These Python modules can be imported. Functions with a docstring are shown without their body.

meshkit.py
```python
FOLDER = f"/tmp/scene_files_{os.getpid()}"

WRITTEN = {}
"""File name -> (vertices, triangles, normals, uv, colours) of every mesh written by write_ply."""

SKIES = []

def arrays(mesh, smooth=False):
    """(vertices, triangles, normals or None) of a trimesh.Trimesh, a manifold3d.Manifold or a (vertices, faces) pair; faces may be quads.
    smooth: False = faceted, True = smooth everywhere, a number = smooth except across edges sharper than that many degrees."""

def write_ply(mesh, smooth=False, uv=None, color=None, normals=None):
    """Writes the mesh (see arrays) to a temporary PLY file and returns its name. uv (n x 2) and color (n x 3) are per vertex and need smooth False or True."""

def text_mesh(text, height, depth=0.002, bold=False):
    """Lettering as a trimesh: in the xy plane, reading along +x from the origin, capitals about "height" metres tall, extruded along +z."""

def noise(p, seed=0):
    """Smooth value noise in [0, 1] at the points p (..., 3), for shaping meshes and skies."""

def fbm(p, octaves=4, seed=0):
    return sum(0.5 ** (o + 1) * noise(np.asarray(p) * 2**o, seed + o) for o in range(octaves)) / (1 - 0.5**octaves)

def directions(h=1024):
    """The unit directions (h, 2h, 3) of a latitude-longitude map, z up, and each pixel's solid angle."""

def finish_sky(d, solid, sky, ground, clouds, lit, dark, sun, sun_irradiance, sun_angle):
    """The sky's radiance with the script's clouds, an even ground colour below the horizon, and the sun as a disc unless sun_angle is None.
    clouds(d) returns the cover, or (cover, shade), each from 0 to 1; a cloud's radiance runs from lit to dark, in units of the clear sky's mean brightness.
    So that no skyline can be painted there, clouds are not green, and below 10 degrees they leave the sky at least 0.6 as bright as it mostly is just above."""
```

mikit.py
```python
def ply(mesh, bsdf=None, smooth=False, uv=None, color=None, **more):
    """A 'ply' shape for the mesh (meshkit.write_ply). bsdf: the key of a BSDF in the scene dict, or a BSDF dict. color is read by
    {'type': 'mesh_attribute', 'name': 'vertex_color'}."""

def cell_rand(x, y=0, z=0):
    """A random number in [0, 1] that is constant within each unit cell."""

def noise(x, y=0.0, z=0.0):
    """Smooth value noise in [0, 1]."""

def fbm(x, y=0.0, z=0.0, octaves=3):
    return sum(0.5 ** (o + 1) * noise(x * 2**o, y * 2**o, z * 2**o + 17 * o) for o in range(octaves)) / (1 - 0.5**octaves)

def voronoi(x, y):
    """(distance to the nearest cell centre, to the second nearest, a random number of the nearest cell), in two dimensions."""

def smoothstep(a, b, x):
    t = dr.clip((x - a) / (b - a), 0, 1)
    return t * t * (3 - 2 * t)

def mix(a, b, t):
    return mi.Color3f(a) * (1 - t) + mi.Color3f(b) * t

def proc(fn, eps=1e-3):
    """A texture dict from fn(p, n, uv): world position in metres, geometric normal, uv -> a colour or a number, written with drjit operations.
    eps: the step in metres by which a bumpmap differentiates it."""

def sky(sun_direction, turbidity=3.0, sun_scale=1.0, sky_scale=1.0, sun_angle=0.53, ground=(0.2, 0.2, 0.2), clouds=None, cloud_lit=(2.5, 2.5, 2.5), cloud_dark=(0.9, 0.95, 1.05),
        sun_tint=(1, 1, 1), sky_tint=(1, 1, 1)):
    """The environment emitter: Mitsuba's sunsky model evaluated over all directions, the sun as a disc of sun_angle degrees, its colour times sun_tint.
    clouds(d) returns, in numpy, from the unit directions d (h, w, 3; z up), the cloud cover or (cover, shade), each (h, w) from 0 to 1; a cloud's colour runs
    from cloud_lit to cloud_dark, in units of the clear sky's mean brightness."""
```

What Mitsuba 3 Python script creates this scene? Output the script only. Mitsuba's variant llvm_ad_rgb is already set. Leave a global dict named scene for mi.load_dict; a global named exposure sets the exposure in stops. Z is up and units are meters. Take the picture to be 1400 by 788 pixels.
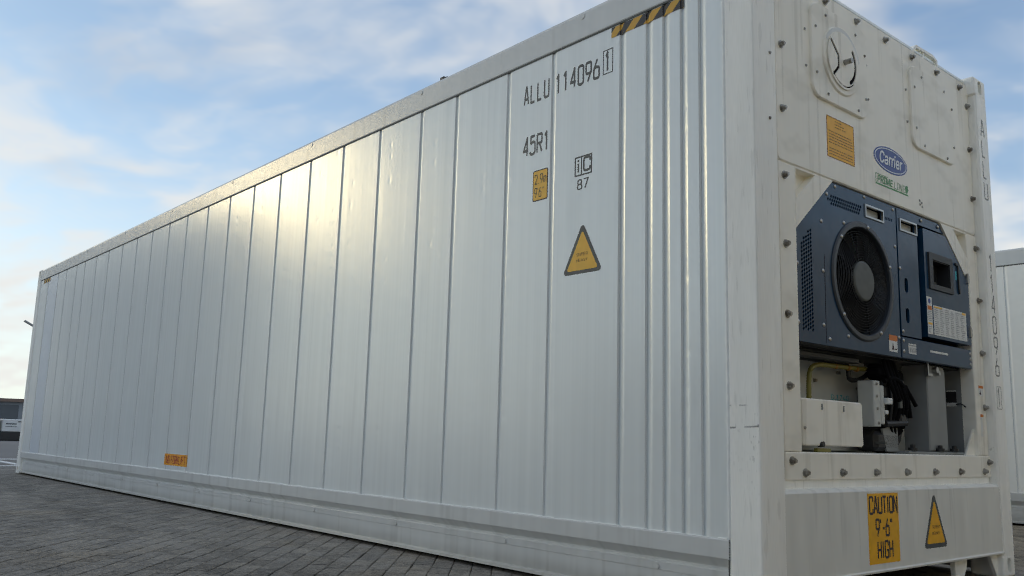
import math
import numpy as np
import trimesh
import drjit as dr
import mitsuba as mi
import mikit
import meshkit
from mikit import noise, fbm, smoothstep, mix, cell_rand
from shapely.geometry import Polygon, LineString, Point, box as sbox
from shapely import affinity
from shapely.ops import unary_union

scene = {"type": "scene"}
labels = {}
rng = np.random.default_rng(7)
T = mi.ScalarTransform4f

# ------------------------------------------------------------------ camera, sky, exposure
CAM = np.array([2.0548646, -3.0635261, 0.6792116])
FWD = np.array([-0.74987205, 0.64037164, 0.16618086])
UP = np.array([0.1082039, -0.12909269, 0.98571142])
scene["camera"] = {
    "type": "perspective", "fov": 59.8444, "fov_axis": "x", "near_clip": 0.05, "far_clip": 4000.0,
    "to_world": T().look_at(origin=CAM.tolist(), target=(CAM + FWD).tolist(), up=UP.tolist()),
}


def sstep(a, b, x):
    t = np.clip((x - a) / (b - a), 0, 1)
    return t * t * (3 - 2 * t)


def clouds(d):
    # a broken sheet of thin, soft cloud on a plane overhead, thickening to haze low down
    z = np.maximum(d[..., 2], 0.0)
    q = d[..., :2] / (z + 0.22)[..., None]
    a = math.radians(38)
    u = q[..., 0] * math.cos(a) + q[..., 1] * math.sin(a)
    v = -q[..., 0] * math.sin(a) + q[..., 1] * math.cos(a)
    p = np.stack([u * 2.6, v * 3.6, z * 0 + 5.2], -1)
    w = np.stack([meshkit.fbm(p * 1.1 + 11, 4, 5), meshkit.fbm(p * 1.1 + 31, 4, 9), z * 0], -1) - 0.5
    big = meshkit.fbm(p * 0.75 + w * 0.8, 3, 2)
    fine = meshkit.fbm(p * 2.4 + w * 2.0 + 5, 6, 3)
    f = 0.48 * big + 0.52 * fine
    cover = 0.15 + 0.62 * sstep(0.38, 0.66, f)
    cover = cover + 0.42 * (1 - sstep(0.0, 0.34, z))
    shade = sstep(0.42, 0.75, meshkit.fbm(p * 1.2 + 9, 4, 21)) * sstep(0.02, 0.25, z)
    return np.clip(cover, 0, 0.93), shade


SUN = np.array([-0.885, -0.375, 0.265])
scene["sky"] = mikit.sky(SUN.tolist(), turbidity=2.2, sky_tint=(0.79, 0.87, 0.98), sun_scale=0.045, sun_angle=11.0, ground=(0.14, 0.14, 0.13), clouds=clouds,
                         cloud_lit=(2.3, 2.28, 2.2), cloud_dark=(1.7, 1.76, 1.84), sun_tint=(0.84, 0.95, 1.02))
exposure = 2.88

# ------------------------------------------------------------------ materials


def rgb(r, g=None, b=None):
    return {"type": "rgb", "value": [r, g, b] if g is not None else [r, r, r]}


def mat(key, color, rough=0.5, spec=0.5, metallic=0.0, bump=None, bump_scale=1.0, eps=2e-3, clearcoat=0.0, **kw):
    b = {"type": "principled", "base_color": color if isinstance(color, dict) else (rgb(*color) if isinstance(color, (tuple, list)) else mikit.proc(color)),
         "roughness": rough if not callable(rough) else mikit.proc(rough), "metallic": metallic, "specular": spec, **kw}
    if clearcoat:
        b["clearcoat"] = clearcoat
        b["clearcoat_gloss"] = 0.85
    if bump is not None:
        b = {"type": "bumpmap", "arbitrary": mikit.proc(bump, eps), "scale": bump_scale, "bsdf": b}
    scene[key] = {"type": "twosided", "bsdf": b, "id": key}
    return key


def panel_color(p, n, uv):
    # enamel with faint vertical rain streaks and slight tone changes from sheet to sheet
    streak = fbm(p.x * 34.0, p.y * 3.0, p.z * 0.35, 3)
    tone = fbm(p.x * 0.9, p.y * 0.9, p.z * 0.5, 3)
    fine = noise(p.x * 140.0, p.y * 9.0, p.z * 0.8)
    grime = smoothstep(0.62, 0.9, fbm(p.x * 9.0, p.y * 9.0, p.z * 1.1 + 4.0, 3)) * 0.06
    k = 0.915 + 0.10 * streak + 0.05 * (tone - 0.5) + 0.03 * (fine - 0.5) - grime
    return mi.Color3f(0.79, 0.825, 0.81) * k


def panel_bump(p, n, uv):
    # sheet that is a little wavy, drawn vertically, with shallow dents where it is fixed to the frame behind
    wave = fbm(p.x * 2.6, p.y * 2.6, p.z * 0.9, 3) * 0.0019
    draw = fbm(p.x * 28.0, p.y * 28.0, p.z * 0.5, 2) * 0.00042
    cx, cz = dr.floor(p.x / 0.245), dr.floor(p.z / 0.085)
    dx = (p.x / 0.245 - cx - 0.5 - 0.1 * (cell_rand(cx, cz, 2) - 0.5)) * 0.245
    dz = (p.z / 0.085 - cz - 0.5 - 0.5 * (cell_rand(cx, cz, 5) - 0.5)) * 0.085
    on = dr.select((cell_rand(cx, 3.0, 8.0) > 0.55) & (cell_rand(cx, cz, 9.0) > 0.72), 1.0, 0.0)
    dent = dr.exp(-(dx * dx + dz * dz * 0.6) / 0.00020) * on * 0.0008
    return wave + draw - dent


def rail_color(p, n, uv):
    streak = fbm(p.x * 22.0, p.y * 2.0, p.z * 0.8, 3)
    tone = fbm(p.x * 1.6, p.y * 1.6, p.z * 3.0, 3)
    run = smoothstep(0.60, 0.80, fbm(p.x * 16.0, 2.0, p.z * 0.7, 3)) * 0.07
    low = smoothstep(0.115, 0.03, p.z + 0.05 * (fbm(p.x * 1.3, 0.0, 7.0, 3) - 0.5)) * 0.24
    k = 0.90 + 0.10 * streak + 0.10 * (tone - 0.5) - run - low
    return mix((0.66, 0.67, 0.65), (0.57, 0.56, 0.51), dr.clip(run * 2 + low * 2.0, 0, 1)) * k


def post_color(p, n, uv):
    tone = fbm(p.x * 20.0, p.y * 20.0, p.z * 2.2, 4)
    sc = noise(p.x * 260.0, p.y * 260.0, p.z * 22.0)
    band = dr.exp(-dr.square((p.z - 0.735) / 0.05)) + 0.55 * dr.exp(-dr.square((p.z - 0.60) / 0.09))
    near_edge = smoothstep(-0.07, -0.01, p.x) * 0.7 + smoothstep(-0.12, -0.155, p.x) * 0.4 + 0.15
    chip = smoothstep(0.60, 0.80, fbm(p.x * 95.0, p.y * 95.0, p.z * 45.0, 3)) * band * near_edge
    lines = (dr.exp(-dr.square((p.z - 0.752 - 0.05 * p.x) / 0.0035)) * smoothstep(0.35, 0.5, noise(p.x * 30.0, 1.0, 2.0))
             + 0.6 * dr.exp(-dr.square((p.z - 0.835) / 0.003)) * smoothstep(0.45, 0.6, noise(p.x * 34.0, 3.0, 2.0))) * dr.select((p.x > -0.16) & (p.y < 0.01), 1.0, 0.0)
    high = smoothstep(0.66, 0.80, fbm(p.x * 60.0, p.y * 60.0, p.z * 7.0, 3)) * 0.10
    k = 0.88 + 0.14 * tone + 0.05 * (sc - 0.5) - high
    return mix(mi.Color3f(0.93, 0.92, 0.86) * k, (0.10, 0.10, 0.10), dr.clip((chip * 0.85 + lines * 0.8) * dr.select((p.x < -0.006) & (p.x > -1.0), 1.0, 0.0), 0, 0.85))


def post_bump(p, n, uv):
    return fbm(p.x * 9.0, p.y * 9.0, p.z * 4.0, 3) * 0.0008 + noise(p.x * 120.0, p.y * 120.0, p.z * 120.0) * 0.00002


def rail_bump(p, n, uv):
    return fbm(p.x * 3.0, p.y * 9.0, p.z * 4.0, 2) * 0.0012


def unit_color(p, n, uv):
    tone = fbm(p.x * 3.0, p.y * 2.6, p.z * 1.6, 4)
    streak = fbm(p.x * 12.0, p.y * 30.0, p.z * 1.4, 3)
    dirt = smoothstep(0.52, 0.78, fbm(p.x * 5.0, p.y * 5.0, p.z * 7.0 + 9.0, 4)) * 0.09
    run = smoothstep(0.6, 0.8, fbm(p.y * 24.0, 5.0, p.z * 1.1, 3)) * 0.10
    k = 0.90 + 0.12 * tone + 0.06 * (streak - 0.5) - dirt - run
    return mix((0.90, 0.865, 0.765), (0.76, 0.71, 0.58), dr.clip(dirt * 3 + run * 3, 0, 1)) * k


def unit_bump(p, n, uv):
    return fbm(p.x * 4.0, p.y * 4.0, p.z * 4.0, 3) * 0.0035 + noise(p.x * 90.0, p.y * 90.0, p.z * 90.0) * 0.00008


def blue_color(p, n, uv):
    tone = fbm(p.x * 4.0, p.y * 4.0, p.z * 4.0, 4)
    dust = smoothstep(0.50, 0.80, fbm(p.y * 11.0, 2.0, p.z * 6.0, 4)) * 0.10
    return mix(mi.Color3f(0.009, 0.042, 0.092) * (0.75 + 0.5 * tone), (0.105, 0.12, 0.13), dust)


def blue_bump(p, n, uv):
    return fbm(p.x * 5.0, p.y * 5.0, p.z * 4.0, 3) * 0.004


def inner_color(p, n, uv):
    tone = fbm(p.x * 5.0, p.y * 5.0, p.z * 5.0, 4)
    return mi.Color3f(0.52, 0.53, 0.50) * (0.8 + 0.3 * tone)


def grey_color(p, n, uv):
    tone = fbm(p.x * 6.0, p.y * 6.0, p.z * 3.0, 4)
    return mi.Color3f(0.235, 0.245, 0.24) * (0.8 + 0.4 * tone)


def black_color(p, n, uv):
    return mi.Color3f(0.016, 0.017, 0.019) * (0.7 + 0.9 * fbm(p.x * 16.0, p.y * 16.0, p.z * 16.0, 3))


def steel_color(p, n, uv):
    return mix((0.40, 0.39, 0.36), (0.17, 0.145, 0.12), smoothstep(0.35, 0.75, fbm(p.x * 60.0, p.y * 60.0, p.z * 60.0, 3)))


def hazard_color(p, n, uv):
    t = (p.x - p.z * 1.05) / 0.118
    f = t - dr.floor(t)
    wear = smoothstep(0.72, 0.85, fbm(p.x * 45.0, p.y * 10.0, p.z * 45.0, 3)) * 0.5
    c = mix((0.60, 0.335, 0.03), (0.03, 0.026, 0.026), smoothstep(0.485, 0.515, f))
    return mix(c, (0.4, 0.36, 0.28), wear * 0.5)


def decal(r, g, b, amount=0.18):
    def fn(p, n, uv):
        w = fbm(p.x * 30.0, p.y * 30.0, p.z * 30.0, 3)
        return mi.Color3f(r, g, b) * (1 - amount + 2 * amount * w)
    return fn


ROW = math.radians(139.5)
BL, BW = 0.212, 0.106
CR, SR = math.cos(ROW), math.sin(ROW)


def brick_cell(p):
    u = p.x * CR + p.y * SR
    v = -p.x * SR + p.y * CR
    r = dr.floor(v / BW)
    s = u / BL + 0.5 * (r - 2 * dr.floor(r / 2))
    return u, v, r, s


def paving_color(p, n, uv):
    u, v, r, s = brick_cell(p)
    c = dr.floor(s)
    tone = cell_rand(r, c, 4.0)
    hue = cell_rand(r, c, 7.0)
    grit = noise(p.x * 170.0, p.y * 170.0, p.z * 170.0)
    grit2 = fbm(p.x * 52.0, p.y * 52.0, 3.0, 3)
    patch = fbm(p.x * 0.55, p.y * 0.9, 1.0, 4)
    moss = smoothstep(0.55, 0.8, fbm(p.x * 2.2, p.y * 2.2, 8.0, 4))
    base = mix((0.168, 0.157, 0.141), (0.208, 0.190, 0.162), hue)
    k = 0.68 + 0.36 * tone + 0.85 * (grit2 - 0.5) + 0.65 * (grit - 0.5) + 0.55 * (patch - 0.5)
    tyre = smoothstep(0.30, 0.05, dr.abs(p.y + 1.15 + 0.05 * p.x + 0.12 * (noise(p.x * 0.8, 1.0, 1.0) - 0.5))) * smoothstep(0.35, 0.6, fbm(p.x * 1.4, p.y * 9.0, 2.0, 3))
    oil = smoothstep(0.66, 0.80, fbm(p.x * 1.1 + 3.0, p.y * 1.6, 4.0, 4))
    k = k * (1 - 0.22 * tyre) * (1 - 0.35 * oil)
    sand = smoothstep(2.2, 3.2, p.y) * 0.8
    return mix(base * k, mi.Color3f(0.25, 0.205, 0.145) * k, dr.maximum(moss * 0.35, sand))


def ground_color(p, n, uv):
    # far paving: courses and joints by texture, nearer pavers stand on it as geometry
    u, v, r, s = brick_cell(p)
    fv = v / BW - r
    fs = s - dr.floor(s)
    joint = dr.maximum(smoothstep(0.05, 0.0, dr.minimum(fv, 1 - fv)), smoothstep(0.025, 0.0, dr.minimum(fs, 1 - fs)))
    far = smoothstep(10.0, 26.0, dr.sqrt(dr.square(p.x) + dr.square(p.y)))
    patch = fbm(p.x * 0.06, p.y * 0.16, 2.0, 4)
    c = mi.Color3f(paving_color(p, n, uv)) * (1 - 0.5 * joint * (1 - far))
    return mix(c, mi.Color3f(0.19, 0.185, 0.18) * (0.75 + 0.5 * patch), far)


def paving_bump(p, n, uv):
    return fbm(p.x * 60.0, p.y * 60.0, 1.0, 3) * 0.0022


def warehouse_color(p, n, uv):
    return mi.Color3f(0.24, 0.27, 0.30) * (0.85 + 0.3 * fbm(p.x * 0.3, p.y * 0.3, p.z * 0.8, 3))


mat("panel_paint", panel_color, rough=0.235, spec=0.5, metallic=0.12, bump=panel_bump)
mat("rail_paint", rail_color, rough=0.30, spec=0.5, metallic=0.06)
mat("post_paint", post_color, rough=0.40, spec=0.45, bump=post_bump)
mat("reflection_tint_paint", decal(0.74, 0.80, 0.86, 0.05), rough=0.34, spec=0.55, metallic=0.3, bump=panel_bump)  # reflection on one far sheet, put into its paler colour
mat("unit_paint", unit_color, rough=0.42, spec=0.45, bump=unit_bump)
mat("blue_paint", blue_color, rough=0.22, spec=0.38, bump=blue_bump)
mat("inner_paint", inner_color, rough=0.5)
mat("grey_paint", grey_color, rough=0.45)
mat("black_plastic", black_color, rough=0.45)
mat("black_void", (0.006, 0.006, 0.007), rough=0.9, spec=0.1)
mat("fan_black", (0.004, 0.004, 0.005), rough=0.6, spec=0.12)
mat("wire_paint", (0.011, 0.012, 0.015), rough=0.4)
mat("ring_paint", (0.035, 0.042, 0.052), rough=0.4)
mat("hub_grey", decal(0.085, 0.090, 0.082, 0.2), rough=0.5)
mat("bolt_steel", steel_color, rough=0.38, metallic=0.75)
mat("bright_steel", (0.42, 0.42, 0.41), rough=0.3, metallic=0.9)
mat("marking_ink", decal(0.075, 0.082, 0.083, 0.3), rough=0.5)
mat("seam_sealant", (0.10, 0.105, 0.10), rough=0.7)
mat("shaded_joint_sealant", (0.66, 0.67, 0.66), rough=0.6)  # joint seal with the shade of the groove put into its grey
mat("plain_white_paint", decal(0.93, 0.93, 0.87, 0.03), rough=0.4)
def sill_color(p, n, uv):
    return mi.Color3f(0.76, 0.755, 0.70) * (0.86 + 0.16 * fbm(p.x * 20.0, p.y * 14.0, p.z * 3.0, 4) - 0.10 * smoothstep(0.6, 0.8, fbm(p.y * 30.0, 1.0, p.z * 2.0, 3)))


mat("sill_paint", sill_color, rough=0.42, spec=0.45, bump=post_bump)
mat("sealant_and_highlight_white", decal(0.80, 0.81, 0.79, 0.1), rough=0.5)  # white of the rail sealant, also painting the lit edge of the post
mat("post_ink", (0.26, 0.26, 0.245), rough=0.5)
mat("yellow_decal", decal(0.80, 0.45, 0.035, 0.10), rough=0.4)
mat("amber_decal", decal(0.80, 0.41, 0.012, 0.10), rough=0.4)
mat("orange_decal", decal(0.80, 0.34, 0.012, 0.12), rough=0.45)
mat("dark_print", (0.035, 0.022, 0.03), rough=0.5)
mat("red_print", (0.42, 0.055, 0.02), rough=0.5)
mat("brown_print", (0.30, 0.14, 0.02), rough=0.5)
mat("white_label", decal(0.66, 0.67, 0.65, 0.12), rough=0.45)
mat("label_grey", (0.33, 0.34, 0.34), rough=0.5)
mat("label_orange", (0.60, 0.17, 0.03), rough=0.5)
mat("logo_blue", decal(0.045, 0.075, 0.27, 0.12), rough=0.4)
mat("logo_white", (0.74, 0.76, 0.78), rough=0.4)
mat("logo_green", decal(0.10, 0.29, 0.12, 0.2), rough=0.5)
mat("faded_green", decal(0.34, 0.45, 0.32, 0.15), rough=0.5)
mat("cyan_marker", (0.06, 0.38, 0.44), rough=0.6)
mat("hazard_tape", hazard_color, rough=0.4)
mat("yellow_pipe", decal(0.21, 0.19, 0.045, 0.2), rough=0.4)
mat("screen_glass", (0.03, 0.032, 0.035), rough=0.12, spec=0.5)
mat("paving_brick", paving_color, rough=0.72, spec=0.4, bump=paving_bump)
mat("paving_sheet", ground_color, rough=0.8, spec=0.3)
mat("road_paint", decal(0.62, 0.62, 0.60, 0.25), rough=0.7)
mat("warehouse_cladding", warehouse_color, rough=0.6)
mat("warehouse_dark", (0.09, 0.105, 0.12), rough=0.5)
mat("warehouse_pale", (0.36, 0.40, 0.41), rough=0.6)
mat("roof_brown", (0.20, 0.145, 0.12), rough=0.7)
mat("blocker_blue", (0.045, 0.06, 0.085), rough=0.5)  # dark colour of the added containers, meant to darken reflections
mat("bounce_cream", (0.84, 0.72, 0.50), rough=0.6)  # warm colour of the added containers, meant to bounce light onto the end wall
mat("machine_white", (0.70, 0.72, 0.72), rough=0.4)
mat("lamp_grey", (0.32, 0.32, 0.31), rough=0.5)

# ------------------------------------------------------------------ helpers
taken = {}


def put(key, mesh, bsdf, smooth=False, to_world=None, label=None, kind=None):
    """Adds one entry; a key that is taken gets the next three-digit number."""
    n = taken.get(key, 0)
    taken[key] = n + 1
    k = key if n == 0 else f"{key}_{n:03d}"
    d = dict(mesh) if isinstance(mesh, dict) else mikit.ply(mesh, bsdf, smooth=smooth)
    if to_world is not None:
        d["to_world"] = to_world
    scene[k] = d
    if label or kind:
        labels[k] = {}
        if label:
            labels[k]["label"] = label
        if kind:
            labels[k]["kind"] = kind
    return k


def join(*ms):
    flat = []
    for m in ms:
        flat += m if isinstance(m, list) else [m]
    return trimesh.util.concatenate([trimesh.Trimesh(m.vertices, m.faces, process=False) for m in flat])


def bx(x0, x1, y0, y1, z0, z1, c=0.0):
    """A box, its edges chamfered by c."""
    if c <= 0:
        m = trimesh.creation.box(extents=(x1 - x0, y1 - y0, z1 - z0))
        m.apply_translation(((x0 + x1) / 2, (y0 + y1) / 2, (z0 + z1) / 2))
        return m
    pts = []
    for sx in (0, 1):
        for sy in (0, 1):
            for sz in (0, 1):
                X, Y, Z = (x0, x1)[sx], (y0, y1)[sy], (z0, z1)[sz]
                dx, dy, dz = (c if sx == 0 else -c), (c if sy == 0 else -c), (c if sz == 0 else -c)
                pts += [(X, Y + dy, Z + dz), (X + dx, Y, Z + dz), (X + dx, Y + dy, Z)]
    return trimesh.convex.convex_hull(np.array(pts))


def extr(poly, h):
    out = []
    for g in getattr(poly, "geoms", [poly]):
        if g.geom_type == "Polygon" and g.area > 1e-9:
            out.append(trimesh.creation.extrude_polygon(g, h, engine="earcut"))
    return trimesh.util.concatenate(out)


def on_front(mesh, x):
    """xy outline extruded along z -> in the plane x, reading along +y, facing +x."""
    v = mesh.vertices
    return trimesh.Trimesh(np.stack([v[:, 2] + x, v[:, 0], v[:, 1]], -1), mesh.faces, process=False)


def on_side(mesh, y):
    """xy outline extruded along z -> in the plane y, reading along +x, facing -y."""
    v = mesh.vertices
    return trimesh.Trimesh(np.stack([v[:, 0], y - v[:, 2], v[:, 1]], -1), mesh.faces, process=False)


def front(poly, x0, x1):
    return on_front(extr(poly, x1 - x0), x0)


def side(poly, y0, h=0.0006):
    return on_side(extr(poly, h), y0)


def rrect(x0, x1, y0, y1, r):
    return sbox(x0 + r, y0 + r, x1 - r, y1 - r).buffer(r, 8)


def plate(poly, x0, x1, c):
    """A convex plate facing +x with a chamfered rim."""
    a, b = np.array(poly.exterior.coords)[:-1], np.array(poly.buffer(-c).exterior.coords)[:-1]
    pts = np.vstack([np.c_[np.full(len(a), x0), a], np.c_[np.full(len(a), x1 - c), a], np.c_[np.full(len(b), x1), b]])
    return trimesh.convex.convex_hull(pts)


def tube(points, r, sides=10):
    p = np.asarray(points, float)
    t = np.gradient(p, axis=0)
    t /= np.linalg.norm(t, axis=1, keepdims=True)
    a = np.cross(t, np.where(np.abs(t[:, 2:]) < 0.9, [0, 0, 1.0], [1.0, 0, 0]))
    a /= np.linalg.norm(a, axis=1, keepdims=True)
    b = np.cross(t, a)
    ang = np.arange(sides) * 2 * np.pi / sides
    v = (p[:, None] + r * (np.cos(ang)[None, :, None] * a[:, None] + np.sin(ang)[None, :, None] * b[:, None])).reshape(-1, 3)
    f = []
    n = len(p)
    for i in range(n - 1):
        for j in range(sides):
            k = (j + 1) % sides
            f += [(i * sides + j, i * sides + k, (i + 1) * sides + k), (i * sides + j, (i + 1) * sides + k, (i + 1) * sides + j)]
    v = np.vstack([v, p[0], p[-1]])
    for j in range(sides):
        k = (j + 1) % sides
        f += [(n * sides, k, j), (n * sides + 1, (n - 1) * sides + j, (n - 1) * sides + k)]
    m = trimesh.Trimesh(v, f, process=False)
    m.fix_normals()
    return m


def spline(pts, n=6):
    """Rounds a polyline by corner cutting (ends kept)."""
    p = np.asarray(pts, float)
    for _ in range(3):
        q = [p[0]]
        for a, b in zip(p[:-1], p[1:]):
            q += [a * 0.75 + b * 0.25, a * 0.25 + b * 0.75]
        p = np.array(q + [p[-1]])
    return p


def closed(pts):
    p = np.asarray(pts, float)
    for _ in range(3):
        nx = np.roll(p, -1, axis=0)
        p = np.stack([p * 0.75 + nx * 0.25, p * 0.25 + nx * 0.75], 1).reshape(-1, 2)
    return np.vstack([p, p[:1]])


def prism_x(profile, x0, x1, step=0.5):
    """A (y, z) outline swept along x in short lengths, closed at both ends."""
    p = np.array(profile, float)
    n = len(p)
    xs = np.linspace(x0, x1, max(2, int((x1 - x0) / step) + 1))
    v = np.vstack([np.c_[np.full(n, x), p] for x in xs])
    f = []
    for i in range(len(xs) - 1):
        for j in range(n):
            k = (j + 1) % n
            f += [(i * n + j, i * n + k, (i + 1) * n + k), (i * n + j, (i + 1) * n + k, (i + 1) * n + j)]
    cap = trimesh.creation.triangulate_polygon(Polygon(p), engine="earcut")
    cv, cf = cap
    idx = [int(np.argmin(np.linalg.norm(p - q, axis=1))) for q in cv]
    for t in cf:
        f += [tuple(idx[q] for q in t), tuple(idx[q] + (len(xs) - 1) * n for q in t[::-1])]
    m = trimesh.Trimesh(v, f, process=False)
    m.fix_normals()
    return m


# condensed painted lettering, drawn as strokes on a 0.5 x 1 cell
def _o(x0, y0, x1, y1):
    h = (y1 - y0) * 0.30
    return closed([(x0, y0 + h), (x0, y1 - h), (x0, y1), (x1, y1), (x1, y1 - h), (x1, y0 + h), (x1, y0), (x0, y0)])


GL = {
    "A": [[(0, 0), (.22, 1), (.28, 1), (.5, 0)], [(.08, .3), (.42, .3)]],
    "L": [[(0, 1), (0, 0), (.42, 0)]],
    "U": [spline([(0, 1), (0, .22), (0, 0), (.5, 0), (.5, .22), (.5, 1)])],
    "1": [[(.05, .80), (.25, 1), (.25, 0)]],
    "4": [[(.38, 0), (.38, 1), (0, .28), (.5, .28)]],
    "0": [_o(0, 0, .5, 1)], "O": [_o(0, 0, .5, 1)],
    "9": [_o(0, .42, .5, 1), spline([(.5, .75), (.5, .55), (.40, .35), (.18, 0)])],
    "6": [_o(0, 0, .5, .58), spline([(0, .25), (0, .45), (.10, .65), (.32, 1)])],
    "5": [[(.46, 1), (.06, 1), (.03, .58)], spline([(.03, .58), (.15, .66), (.5, .68), (.5, .35), (.5, 0), (0, -.02), (0, .16)])],
    "R": [[(0, 0), (0, 1)], spline([(0, 1), (.3, 1), (.5, 1), (.5, .75), (.5, .5), (.3, .5), (0, .5)]), [(.24, .5), (.5, 0)]],
    "P": [[(0, 0), (0, 1)], spline([(0, 1), (.3, 1), (.5, 1), (.5, .75), (.5, .46), (.3, .46), (0, .46)])],
    "2": [spline([(0, .74), (0, 1), (.25, 1), (.5, 1), (.5, .72), (.45, .5), (0, 0)]), [(0, 0), (.5, 0)]],
    "8": [closed([(.06, .52), (.04, .78), (.08, 1), (.42, 1), (.46, .78), (.44, .52)]), closed([(.10, .52), (0, .3), (0, 0), (.5, 0), (.5, .3), (.40, .52)])],
    "7": [[(0, 1), (.5, 1), (.16, 0)]],
    "C": [spline([(.5, .72), (.5, 1), (.25, 1), (0, 1), (0, .7), (0, .3), (0, 0), (.25, 0), (.5, 0), (.5, .28)])],
    "G": [spline([(.5, .72), (.5, 1), (.25, 1), (0, 1), (0, .7), (0, .3), (0, 0), (.25, 0), (.5, 0), (.5, .3)]), [(.28, .44), (.5, .44), (.5, 0)]],
    "T": [[(0, 1), (.5, 1)], [(.25, 1), (.25, 0)]],
    "I": [[(.25, 0), (.25, 1)]],
    "N": [[(0, 0), (0, 1), (.5, 0), (.5, 1)]],
    "H": [[(0, 0), (0, 1)], [(.5, 0), (.5, 1)], [(0, .5), (.5, .5)]],
    "E": [[(.46, 0), (0, 0), (0, 1), (.46, 1)], [(0, .52), (.4, .52)]],
    "F": [[(0, 0), (0, 1), (.46, 1)], [(0, .52), (.4, .52)]],
    "K": [[(0, 0), (0, 1)], [(.48, 1), (0, .42)], [(.16, .6), (.5, 0)]],
    "S": [spline([(.48, .8), (.48, 1), (.02, 1), (.02, .55), (.48, .5), (.5, 0), (0, 0), (0, .2)])],
    "V": [[(0, 1), (.25, 0), (.5, 1)]],
    "Y": [[(0, 1), (.25, .5), (.5, 1)], [(.25, .5), (.25, 0)]],
    "M": [[(0, 0), (0, 1), (.25, .35), (.5, 1), (.5, 0)]],
    "D": [[(0, 0), (0, 1)], spline([(0, 1), (.3, 1), (.5, .95), (.5, .5), (.5, .05), (.3, 0), (0, 0)])],
    "i": [[(.25, 0), (.25, .62)], [(.25, .84), (.25, .90)]],
    "c": [spline([(.5, .48), (.5, .68), (.25, .68), (0, .68), (0, .34), (0, 0), (.25, 0), (.5, 0), (.5, .2)])],
    "m": [[(0, 0), (0, .66)], spline([(0, .5), (.05, .66), (.25, .66), (.25, .4), (.25, 0)]), spline([(.25, .5), (.3, .66), (.5, .66), (.5, .4), (.5, 0)])],
    "-": [[(.1, .45), (.4, .45)]],
    ".": [[(.22, .0), (.26, .0)]],
    "'": [[(.25, .78), (.25, 1)]],
    '"': [[(.15, .78), (.15, 1)], [(.35, .78), (.35, 1)]],
    "/": [[(0, 0), (.5, 1)]],
}
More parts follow.
